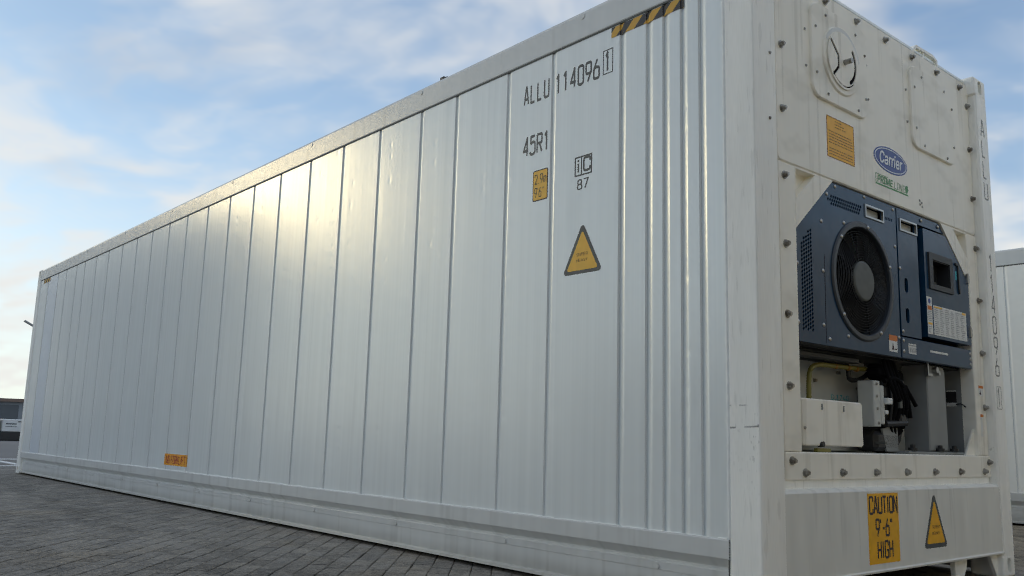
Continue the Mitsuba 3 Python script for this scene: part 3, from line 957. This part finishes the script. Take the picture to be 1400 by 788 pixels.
window(1.006, 1.192, 1.799, 1.865)
FN = C + "__condenser_fan"
ring = trimesh.creation.revolve(np.array([(FRAD, -.10), (FRAD, .004), (FRAD + .004, .010), (FRAD + .024, .010), (FRAD + .031, .004), (FRAD + .031, -.004), (FRAD + .012, -.004), (FRAD + .012, -.10), (FRAD, -.10)]), sections=72)
place_fan = lambda m: on_front(m, XB).apply_translation((0, FY, FZ))
put(FN, place_fan(ring), "ring_paint", smooth=30, label="round black fan guard of concentric wires with a grey hub")
wires = []
for r in np.arange(.108, FRAD, .0125):
    t = trimesh.creation.torus(r, .0012, major_sections=64, minor_sections=6)
    t.apply_translation((0, 0, -.004 - .02 * (r / FRAD) ** 2 + .012))
    wires.append(t)
spokes = [tube([(.095 * math.cos(a * math.pi / 4 + .3), .095 * math.sin(a * math.pi / 4 + .3), -.004), (FRAD * math.cos(a * math.pi / 4 + .3), FRAD * math.sin(a * math.pi / 4 + .3), -.018)], .003, 6) for a in range(8)]
for q in spokes:
    put(FN + "__spoke", place_fan(q), "fan_black")
put(FN + "__guard_wires", place_fan(join(wires)), "wire_paint", smooth=40)
hub = trimesh.creation.revolve(np.array([(0, .012), (.090, .010), (.098, .004), (.098, -.01), (0, -.01)]), sections=48)
put(FN + "__hub", place_fan(hub), "hub_grey", smooth=30)
blades = []
for a in range(6):
    t0 = a * math.pi / 3
    v = []
    for s in np.linspace(0, 1, 6):
        for r in (.07, .16, .25):
            an = t0 + (s - .5) * .75 * (1 + .2 * r) + r * .6
            v.append((r * math.cos(an), r * math.sin(an), -.075 + .05 * s))
    f = []
    for i in range(5):
        for j in range(2):
            q = i * 3 + j
            f += [(q, q + 1, q + 4), (q, q + 4, q + 3)]
    put(FN + "__blade", place_fan(trimesh.Trimesh(v, f, process=False)), "fan_black", smooth=True)
put(FN + "__shroud", place_fan(trimesh.creation.cylinder(radius=.275, height=.01, sections=48).apply_translation((0, 0, -.16))), "black_void")
screws(CC, [(.600, 1.704), (.803, 1.732), (1.099, 1.723), (.603, 1.471), (.388, 1.477), (1.254, 1.469), (1.304, 1.698), (.732, 1.896), (.655, 1.845), (1.007, 1.900), (1.298, 1.892),
            (.595, 1.221), (.388, 1.214), (.810, 1.190), (.644, 1.161), (1.306, 1.230)], XB, bright_screw)
screws(FN, [(FY + .277 * math.cos(a), FZ + .277 * math.sin(a)) for a in np.radians([138, 222, 300, 22, 80])], XB + .010, bright_screw)

# --- control side (blue): strip with window, box door with display, lower apron
CP = C + "__control_panel"
strip = sbox(1.334, 1.245, 1.552, 1.909)
win2 = sbox(1.366, 1.800, 1.538, 1.850)
ov1, ov2 = (LineString([(1.407, z - .02), (1.407, z + .02)]).buffer(.019, 8) for z in (1.510, 1.353))
put(CP, front(strip.difference(unary_union([win2, ov1, ov2])), XB - .012, XB + .002), "blue_paint", label="navy blue control strip with two oval slots")
put(CP + "__backing", front(sbox(1.30, 1.14, 2.12, 1.88), -.125, -.12), "black_void")
put(CP + "__head_strip", front(Polygon([(1.552, 1.862), (1.552, 1.909), (1.823, 1.909), (1.874, 1.862)]), XB - .012, XB), "blue_paint")
put(CP + "__apron", plate(Polygon([(1.325, 1.131), (1.327, 1.238), (2.144, 1.238), (2.144, 1.131)]), XB - .03, XB + .004, .003), "blue_paint", label="navy blue apron under the control door")
put(CP + "__sight_window", front(frame_of(1.357, 1.547, 1.792, 1.858, .009), XB - .004, XB + .008), "bright_steel")
put(CP + "__window_pane", front(sbox(1.364, 1.80, 1.540, 1.850), XB - .03, XB - .024), "inner_paint")
CD = C + "__control_door"
door = Polygon([(1.602, 1.262), (1.602, 1.846), (1.872, 1.846), (2.138, 1.612), (2.138, 1.262)])
disp = sbox(1.682, 1.552, 1.887, 1.686)
xd = XB + .012
put(CD, front(door.difference(disp), xd - .05, xd), "blue_paint", label="navy blue control box door with display and wiring notice")
put(CD + "__display_bezel", front(frame_of(1.640, 1.925, 1.524, 1.722, .012).union(frame_of(1.652, 1.913, 1.536, 1.710, .030).difference(disp)), xd, xd + .010), "black_plastic", label="black recessed display frame")
put(CD + "__display_recess", join(front(disp, xd - .065, xd - .06), bx(xd - .062, xd + .004, 1.682, 1.687, 1.552, 1.686), bx(xd - .062, xd + .004, 1.882, 1.887, 1.552, 1.686), bx(xd - .062, xd + .004, 1.682, 1.887, 1.681, 1.686)), "black_plastic")
put(CD + "__display", join(bx(xd - .058, xd - .05, 1.70, 1.79, 1.60, 1.66, .002)), "screen_glass")
put(CD + "__keypad", bx(xd - .058, xd - .046, 1.70, 1.84, 1.560, 1.588, .002), "hub_grey")
put(CD + "__latch", join(front(LineString([(2.012, 1.545), (2.005, 1.58), (2.005, 1.70), (1.975, 1.705)]).buffer(.006, 4), xd, xd + .008)), "black_plastic")
put(CD + "__latch_sticker", front(sbox(1.972, 1.615, 1.990, 1.665), xd + .0004, xd + .001), "cyan_marker")
for z in (1.64, 1.335):
    put(CD + "__hinge", join(bx(xd - .01, xd + .014, 2.110, 2.126, z - .03, z + .03, .003), bx(xd - .01, xd + .010, 2.13, 2.141, z - .022, z + .022, .003)), "bright_steel")
# notices on the blue panels
front_mark("wiring_notice", sbox(1.679, 1.279, 2.082, 1.438), "white_label", xd, label="white wiring notice with columns of fine print")
ln = []
for c in range(6):
    y0 = 1.690 + .064 * c
    for z in np.arange(1.287, 1.425, .0105):
        ln.append(sbox(y0, z, y0 + rr.uniform(.025, .052), z + .0042))
front_mark("wiring_notice__print", unary_union(ln), "label_grey", xd + .0008)
front_mark("wiring_notice__heading", unary_union([sbox(2.03, 1.424, 2.075, 1.436), sbox(1.69, 1.426, 1.78, 1.434)]), "yellow_decal", xd + .0009)
front_mark("safety_notice", sbox(1.606, 1.279, 1.664, 1.478), "white_label", xd, label="narrow white safety notice beside the wiring notice")
front_mark("safety_notice__symbol", Point(1.635, 1.455).buffer(.014), "logo_blue", xd + .0008)
front_mark("safety_notice__red_bar", sbox(1.611, 1.408, 1.659, 1.430), "label_orange", xd + .0008)
front_mark("safety_notice__amber_bar", sbox(1.611, 1.330, 1.659, 1.341), "yellow_decal", xd + .0008)
front_mark("safety_notice__print", unary_union([sbox(1.614, z, 1.614 + rr.uniform(.02, .042), z + .004) for z in np.arange(1.288, 1.325, .0095)] + [sbox(1.614, z, 1.654, z + .004) for z in np.arange(1.35, 1.40, .0095)]), "label_grey", xd + .0008)
front_mark("fan_warning_label", sbox(1.199, 1.153, 1.284, 1.236), "white_label", XB, label="white warning label with an orange heading below the fan")
front_mark("fan_warning_label__heading", sbox(1.199, 1.208, 1.284, 1.236), "label_orange", XB + .0008)
front_mark("fan_warning_label__symbol", unary_union([Polygon([(1.225, 1.163), (1.237, 1.198), (1.250, 1.163)]), sbox(1.258, 1.165, 1.275, 1.170)]), "dark_print", XB + .0008)
front_mark("door_warning_label", sbox(1.395, 1.157, 1.478, 1.209), "white_label", XB + .004, label="small white warning label on the blue apron")
front_mark("door_warning_label__print", unary_union([sbox(1.400, 1.197, 1.472, 1.204)] + [sbox(1.404 + .02 * i, 1.164, 1.416 + .02 * i, 1.190) for i in range(4)]), "label_grey", XB + .0048)
front_mark("apron_strip_label", sbox(1.634, 1.183, 1.846, 1.194), "white_label", XB + .004, label="thin white strip label on the blue apron")
screws(CP, [(1.346, 1.267), (1.342, 1.591), (1.346, 1.219), (1.346, 1.165), (1.608, 1.889), (1.805, 1.889), (2.13, 1.215), (2.13, 1.185), (2.13, 1.155)], XB + .003, bright_screw)

# --- lower machinery bay
MB = C + "__machinery_bay"
wall = [bx(-.43, -.42, .30, 2.22, .60, 1.92), bx(-.42, -.10, .345, .355, .60, 1.92), bx(-.42, -.06, .35, 2.17, .645, .655)]
put(MB, join(wall), "inner_paint", label="open pale bay below the blue panels with the compressor inside")
put(MB + "__side_wall", bx(-.42, -.062, 2.152, 2.162, .655, 1.13), "grey_paint")
put(MB + "__ceiling", join(bx(-.42, -.13, .36, 2.15, 1.125, 1.135), bx(-.135, -.068, .38, 1.30, 1.128, 1.138)), "black_plastic")
put(MB + "__drip_rail", join(bx(-.20, -.15, .37, 1.08, 1.085, 1.110, .004), bx(-.30, -.27, .37, 1.2, 1.09, 1.12, .004)), "black_plastic")
put(MB + "__inner_panel", bx(-.315, -.305, .36, 1.42, .66, 1.12, .003), "inner_paint", smooth=False)
put(MB + "__handwriting", on_front(font_text("D.1740", 1.075, 1.245, .912, .940), -.3044), "cyan_marker")
for y, z in ((1.33, .98), (1.14, 1.05), (.92, 1.0)):
    put(MB + "__fastener", on_front(trimesh.creation.cylinder(radius=.009, height=.02, sections=10), -.30).apply_translation((0, y, z)), "bolt_steel")
BXC = C + "__contact_box_cover"
put(BXC, plate(rrect(.400, .922, .682, .886, .014), -.20, -.060, .005), "unit_paint", smooth=20, label="cream box cover at the lower left of the bay")
screws(BXC, [(.422, .758)], -.060)
put(BXC + "__catch", join(bx(-.062, -.056, .560, .568, .840, .866), bx(-.062, -.056, .745, .752, .838, .864)), "grey_paint")
put(BXC + "__drain_plug", tube([(-.075, .553, .688), (-.048, .553, .690)], .012, 12), "black_plastic")
put(MB + "__brass_strip", bx(-.085, -.065, .53, .64, .656, .672, .002), "yellow_pipe")
yp = spline([(-.20, .690, .70), (-.20, .694, .90), (-.20, .700, 1.03), (-.20, .76, 1.064), (-.20, .94, 1.066), (-.205, 1.24, 1.072)])
put(C + "__yellow_pipe", tube(yp, .0115, 12), "yellow_pipe", smooth=50, label="yellow pipe bent along the back of the bay")
put(C + "__yellow_pipe__pipe_band", join([tube([(-.20, y, 1.066), (-.20, y + .014, 1.066)], .0135, 12) for y in (.93, 1.05, 1.13)]), "brown_print", smooth=50)
bh = spline([(-.23, 1.115, 1.065), (-.23, 1.115, 1.018), (-.23, 1.15, 1.010), (-.22, 1.22, 1.018), (-.22, 1.30, 1.06)])
put(C + "__black_hose", tube(bh, .011, 10), "black_plastic", smooth=50)
SB = C + "__switch_box"
put(SB, bx(-.185, -.100, 1.112, 1.176, .782, 1.006, .004), "inner_paint", smooth=20, label="pale switch box with screws beside the compressor")
put(SB + "__cover", bx(-.14, -.098, 1.178, 1.212, .796, .985, .004), "inner_paint", smooth=20)
screws(SB, [(1.142, .99), (1.14, .93), (1.142, .87), (1.15, .80)], -.100)
put(SB + "__terminal", join(bx(-.13, -.08, 1.212, 1.262, .895, .925, .003), bx(-.13, -.09, 1.212, 1.235, .845, .865, .003), tube([(-.11, 1.222, .865), (-.11, 1.222, .895)], .006)), "white_label")
# compressor: upright shell, motor end, valves and hoses in front of it
CMP = C + "__compressor"
comp = trimesh.creation.revolve(np.array([(0, 1.02), (.06, 1.015), (.11, .98), (.125, .93), (.125, .78), (.115, .72), (.10, .69), (.10, .66), (0, .66)]), sections=36)
comp.apply_translation((-.27, 1.455, 0))
comp2 = bx(-.26, -.14, 1.20, 1.44, .665, .765, .02)
put(CMP, join(comp, comp2), "black_plastic", smooth=35, label="black compressor in the shadow of the bay")
put(CMP + "__valve", join(tube([(-.16, 1.32, .80), (-.16, 1.32, 1.10)], .022, 12), tube([(-.16, 1.40, .86), (-.16, 1.385, 1.10)], .017, 12), bx(-.19, -.12, 1.27, 1.37, .93, .99, .008), bx(-.18, -.11, 1.37, 1.46, .98, 1.03, .01),
                          tube([(-.13, 1.27, .80), (-.12, 1.47, .81)], .016, 10), bx(-.17, -.11, 1.40, 1.48, .80, .86, .01)), "black_plastic", smooth=35)
put(CMP + "__hose", join([tube(spline([(-.15, 1.30 + .03 * i, 1.11), (-.12, 1.31 + .04 * i, 1.02), (-.10, 1.30 + .045 * i, .93), (-.13, 1.32 + .03 * i, .80)]), .0075, 8) for i in range(4)]), "black_plastic", smooth=50)
put(CMP + "__brass_fitting", join(bx(-.12, -.09, 1.36, 1.385, .88, .925, .003), bx(-.15, -.10, 1.205, 1.222, .70, .712)), "hub_grey")
put(CMP + "__mounting_bracket", front(Polygon([(1.30, .665), (1.262, .775), (1.42, .80), (1.42, .665)]), -.15, -.14), "grey_paint")
cl = [bx(-.20, -.13, 1.24, 1.34, 1.02, 1.10, .01), bx(-.24, -.16, 1.46, 1.56, .86, 1.08, .012), bx(-.19, -.12, 1.215, 1.30, 1.035, 1.075, .008)]
cl += [tube(spline([(-.12 - .01 * i, 1.26 + .05 * i, 1.12), (-.09, 1.25 + .05 * i, 1.02 - .02 * i), (-.10, 1.36 + .03 * i, .90), (-.14, 1.33 + .05 * i, .78), (-.16, 1.42, .74)]), .010 + .003 * (i % 2), 8) for i in range(4)]
cl += [tube(spline([(-.11, 1.24, 1.01), (-.09, 1.33, 1.035), (-.10, 1.45, .97), (-.12, 1.52, .84)]), .012, 8), tube([(-.13, 1.50, 1.00), (-.11, 1.57, .90)], .010, 8)]
put(CMP + "__pipework", join(cl), "black_void", smooth=40, kind="stuff")
ED = C + "__electrical_duct"
put(ED, join(plate(Polygon([(1.690, .672), (1.690, 1.125), (1.885, 1.125), (1.905, 1.100), (1.908, .672)]), -.235, -.100, .006)), "grey_paint", smooth=20, label="tall grey duct to the right of the compressor")
put(ED + "__gland", join(front(Polygon([(1.672, 1.065), (1.672, 1.13), (1.685, 1.13), (1.685, 1.078), (1.725, 1.078), (1.725, 1.065)]), -.10, -.085), on_front(trimesh.creation.cylinder(radius=.016, height=.03, sections=16), -.09).apply_translation((0, 1.765, 1.10)),
                         on_front(trimesh.creation.cylinder(radius=.012, height=.02, sections=16), -.09).apply_translation((0, 1.80, 1.085))), "bright_steel")
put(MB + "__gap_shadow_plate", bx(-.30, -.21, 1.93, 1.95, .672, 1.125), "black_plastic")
put(MB + "__floor_plate", bx(-.25, -.075, 1.40, 2.12, .655, .668, .003), "grey_paint")
for y in (1.46, 1.77, 1.94):
    put(MB + "__foot_mount", join(trimesh.creation.cylinder(radius=.022, height=.014, sections=16).apply_translation((-.085, y, .680)), trimesh.creation.cylinder(radius=.013, height=.02, sections=6).apply_translation((-.085, y, .693))), "black_plastic", smooth=30)
put(MB + "__tag", join(bx(-.205, -.148, 2.1495, 2.1505, .925, 1.015)), "black_plastic", label="grey and white tag on the side wall of the bay")
put(MB + "__tag_stripe", join(bx(-.205, -.148, 2.1485, 2.1493, .925, .945), bx(-.205, -.148, 2.1485, 2.1493, 1.008, 1.015)), "white_label")
put(MB + "__cable", tube(spline([(-.15, 2.146, .935), (-.12, 2.143, .94), (-.095, 2.145, .918)]), .003, 6), "black_plastic")
put(MB + "__gusset", front(Polygon([(2.035, .655), (2.160, .812), (2.160, .655)]), -.075, -.066), "unit_paint")
# stickers on the right frame post
front_mark("frame_sticker", sbox(2.195, .985, 2.255, 1.040), "white_label", label="small red and white sticker on the right frame post")
front_mark("frame_sticker__heading", sbox(2.195, 1.027, 2.255, 1.042), "label_orange", XU + .0007)
front_mark("frame_sticker__symbol", Polygon([(2.205, .992), (2.215, 1.018), (2.226, .992)]), "dark_print", XU + .0007)
front_mark("narrow_sticker", sbox(2.200, .760, 2.225, .865), "white_label", label="narrow white sticker low on the right frame post")
front_mark("narrow_sticker__heading", sbox(2.198, .868, 2.238, .882), "label_orange", XU + .0007)

# --- markings on the end frame
XP = -0.0008
post_marks = []
for ch, z in zip("ALLU", np.linspace(2.585, 2.195, 4)):
    post_marks.append(stroke_text(ch, 2.338, 2.384, z - .05, z + .05, .10))
for ch, z in zip("114096", np.linspace(1.760, 1.155, 6)):
    post_marks.append(stroke_text(ch, 2.338, 2.384, z - .05, z + .05, .10))
post_marks += [stroke_text("1", 2.345, 2.375, .93, 1.03, .14), frame_of(2.330, 2.395, .915, 1.045, .004)]
put(C + "__post_number", front(unary_union(post_marks[10:]), XP, XP + .0006), "post_ink", label="boxed check digit 1 on the right corner post")
put(C + "__post_number", front(unary_union(post_marks[:4]), XP, XP + .0006), "post_ink", label="letters ALLU painted down the right corner post")
put(C + "__post_number", front(unary_union(post_marks[4:10]), XP, XP + .0006), "post_ink", label="digits 114096 painted down the right corner post")
XS = -0.003
front_mark("height_notice", sbox(.826, .166, 1.111, .476), "amber_decal", XS, label="amber notice reading CAUTION 9'-6\" HIGH on the end sill")
front_mark("height_notice__lettering", unary_union([stroke_text("CAUTION", .842, 1.098, .388, .460, .145, .17), stroke_text("9'-6\"", .895, 1.050, .287, .360, .145, .12), stroke_text("HIGH", .905, 1.042, .190, .262, .145, .22)]), "dark_print", XS + .0008)
front_mark("end_warning_triangle", rtri((1.482, .478), (1.358, .205), (1.612, .205), .016), "marking_ink", XS, label="yellow warning triangle on the end sill")
front_mark("end_warning_triangle__face", rtri((1.482, .434), (1.386, .226), (1.584, .226), .008), "amber_decal", XS + .0008)
front_mark("end_warning_triangle__lettering", unary_union([stroke_text("SUPER", 1.447, 1.523, .298, .311, .15, .2), stroke_text("HEAVY", 1.447, 1.523, .268, .281, .15, .2)]), "brown_print", XS + .0015)
# screws and shallow buttons on the near post
screws(C + "__corner_post", [(.115, 2.06), (.125, 2.36)], -.001)

# ------------------------------------------------------------------ second container, parallel, behind to the right
s2 = [-12.0 + .49 * i for i in range(1, 24)]
off = -1.325 - 3.0
s2 = [off + .49 * i for i in range(-15, 9)]
labels[B2] = {"label": "pale shipping container standing behind at the right edge of the picture", "category": "shipping container"}
shell(B2, 3.0, 6.135, 2.640, s2, False)
put(B2 + "__end_wall", bx(2.80, 2.92, 6.135 + .17, 6.135 + 2.28, .16, 2.55, .01), "panel_paint")
put(B2 + "__end_sill", bx(2.90, 2.997, 6.135 + .17, 6.135 + 2.28, .13, .40, .01), "post_paint")

# ------------------------------------------------------------------ far yard on the left


def far(px, depth, z):
    """A point at the given map bearing (px: degrees left of the container's long axis) and distance."""
    a = math.radians(180 - px)
    return CAM[0] + depth * math.cos(a), CAM[1] + depth * math.sin(a), z


# container rows added unseen on either side to darken reflections and bounce warm light
def plain_container(key, x0, x1, y0, y1, z0, paint, label):
    labels[key] = {"label": label, "category": "shipping container", "group": "unseen containers added around the yard to shape the light"}
    h = 2.591
    put(key + "__wall", bx(x0 + .06, x1 - .06, y0 + .05, y1 - .05, z0 + .12, z0 + h - .08), paint)
    ribs = []
    if x1 - x0 > y1 - y0:
        for x in np.arange(x0 + .3, x1 - .3, .28):
            ribs += [bx(x, x + .09, y0 + .015, y0 + .05, z0 + .15, z0 + h - .12), bx(x, x + .09, y1 - .05, y1 - .015, z0 + .15, z0 + h - .12)]
    else:
        for y in np.arange(y0 + .3, y1 - .3, .28):
            ribs += [bx(x0 + .015, x0 + .06, y, y + .09, z0 + .15, z0 + h - .12)]
    put(key + "__corrugation", join(ribs), paint, kind="stuff")
    for x in (x0, x1 - .15):
        for y in (y0, y1 - .15):
            put(key + "__corner_post", bx(x, x + .15, y, y + .15, z0, z0 + h, .006), paint)
    for z, t in ((z0, .14), (z0 + h - .10, .10)):
        put(key + "__frame_rail", join(bx(x0 + .15, x1 - .15, y0, y0 + .06, z + .003, z + t), bx(x0 + .15, x1 - .15, y1 - .06, y1, z + .003, z + t)), paint)


LEVEL = ("lowest", "middle", "topmost")
ORDER = ("first", "second", "third")
n = 0
for i in range(3):
    for lvl in range(2):
        n += 1
        plain_container(f"added_container_{n:03d}", -34.0 + 12.4 * i, -21.81 + 12.4 * i, -36.0, -33.56, 2.595 * lvl, "blocker_blue", f"unseen dark blue container added to darken reflections far left, {LEVEL[lvl]} of the {ORDER[i]} far stack")
for i in range(2):
    for lvl in range(3):
        n += 1
        plain_container(f"added_container_{n:03d}", -23.8 - 12.4 * (i + 1) + .1, -23.9 - 12.4 * i, -9.2, -6.8, 2.595 * lvl, "blocker_blue", f"unseen dark blue container added to darken reflections on the left, {LEVEL[lvl]} of the {ORDER[i]} near stack")
for i in range(3):
    for lvl in range(2):
        n += 1
        plain_container(f"added_container_{n:03d}", 8.2, 10.64, -17.0 + 12.4 * i, -4.81 + 12.4 * i, 2.595 * lvl, "bounce_cream", f"unseen cream container added to bounce warm light on the right, {LEVEL[lvl]} of the {ORDER[i]} stack")

W_ = "warehouse"
labels[W_] = {"label": "low grey warehouse with a brown roof edge on the far left horizon", "category": "warehouse"}


def wall_box(y0, y1, z0, z1, x0, x1):
    return bx(x0, x1, y0, y1, z0, z1)


put(W_ + "__wall", wall_box(6, 60, -.01, 2.72, -104, -92), "warehouse_cladding")
put(W_ + "__roof", wall_box(5.5, 60.5, 2.72, 3.02, -105, -91.6), "roof_brown")
for y0 in np.arange(9.0, 58, 4.6):
    put(W_ + "__door", wall_box(y0, y0 + 3.2, -.01, 2.45, -92.06, -91.94), "warehouse_dark" if int(y0) % 2 else "warehouse_cladding")
    put(W_ + "__pillar", wall_box(y0 + 3.6, y0 + 4.1, -.01, 2.72, -92.1, -91.9), "warehouse_pale")

GN = "generator_set"
labels[GN] = {"label": "small white generator box on a dark skid in front of the warehouse", "category": "generator"}
gx, gy = -40.0, 5.18
put(GN + "__skid", join(bx(gx - .5, gx + .4, gy - .75, gy + 1.6, -.01, .36, .02), bx(gx + .38, gx + .42, gy - .6, gy + 1.4, .05, .12)), "black_plastic")
put(GN + "__housing", bx(gx - .4, gx + .35, gy + .02, gy + .86, .36, .88, .03), "machine_white")
put(GN + "__grille", join(bx(gx + .345, gx + .358, gy + .16, gy + .56, .66, .71), bx(gx + .345, gx + .358, gy + .16, gy + .58, .56, .585)), "warehouse_dark")
put(GN + "__vent", bx(gx + .345, gx + .358, gy + .60, gy + .76, .76, .80), "black_plastic")
put(GN + "__tank", bx(gx - .4, gx + .3, gy - .72, gy - .05, .36, .90, .04), "black_plastic")

LP = "street_lamp"
labels[LP] = {"label": "street lamp arm showing past the far end of the container", "category": "street lamp"}
tip = np.array([-56.7, 9.10, 6.75])
root_ = np.array([-56.7, 12.4, 5.05])
put(LP + "__arm", tube([tip, tip * .5 + root_ * .5, root_], .07, 8), "lamp_grey", smooth=40)
put(LP + "__pole", tube([(-56.7, 12.4, -.01), (-56.7, 12.4, 2.5), (-56.7, 12.4, 5.15)], .09, 10), "lamp_grey", smooth=40)
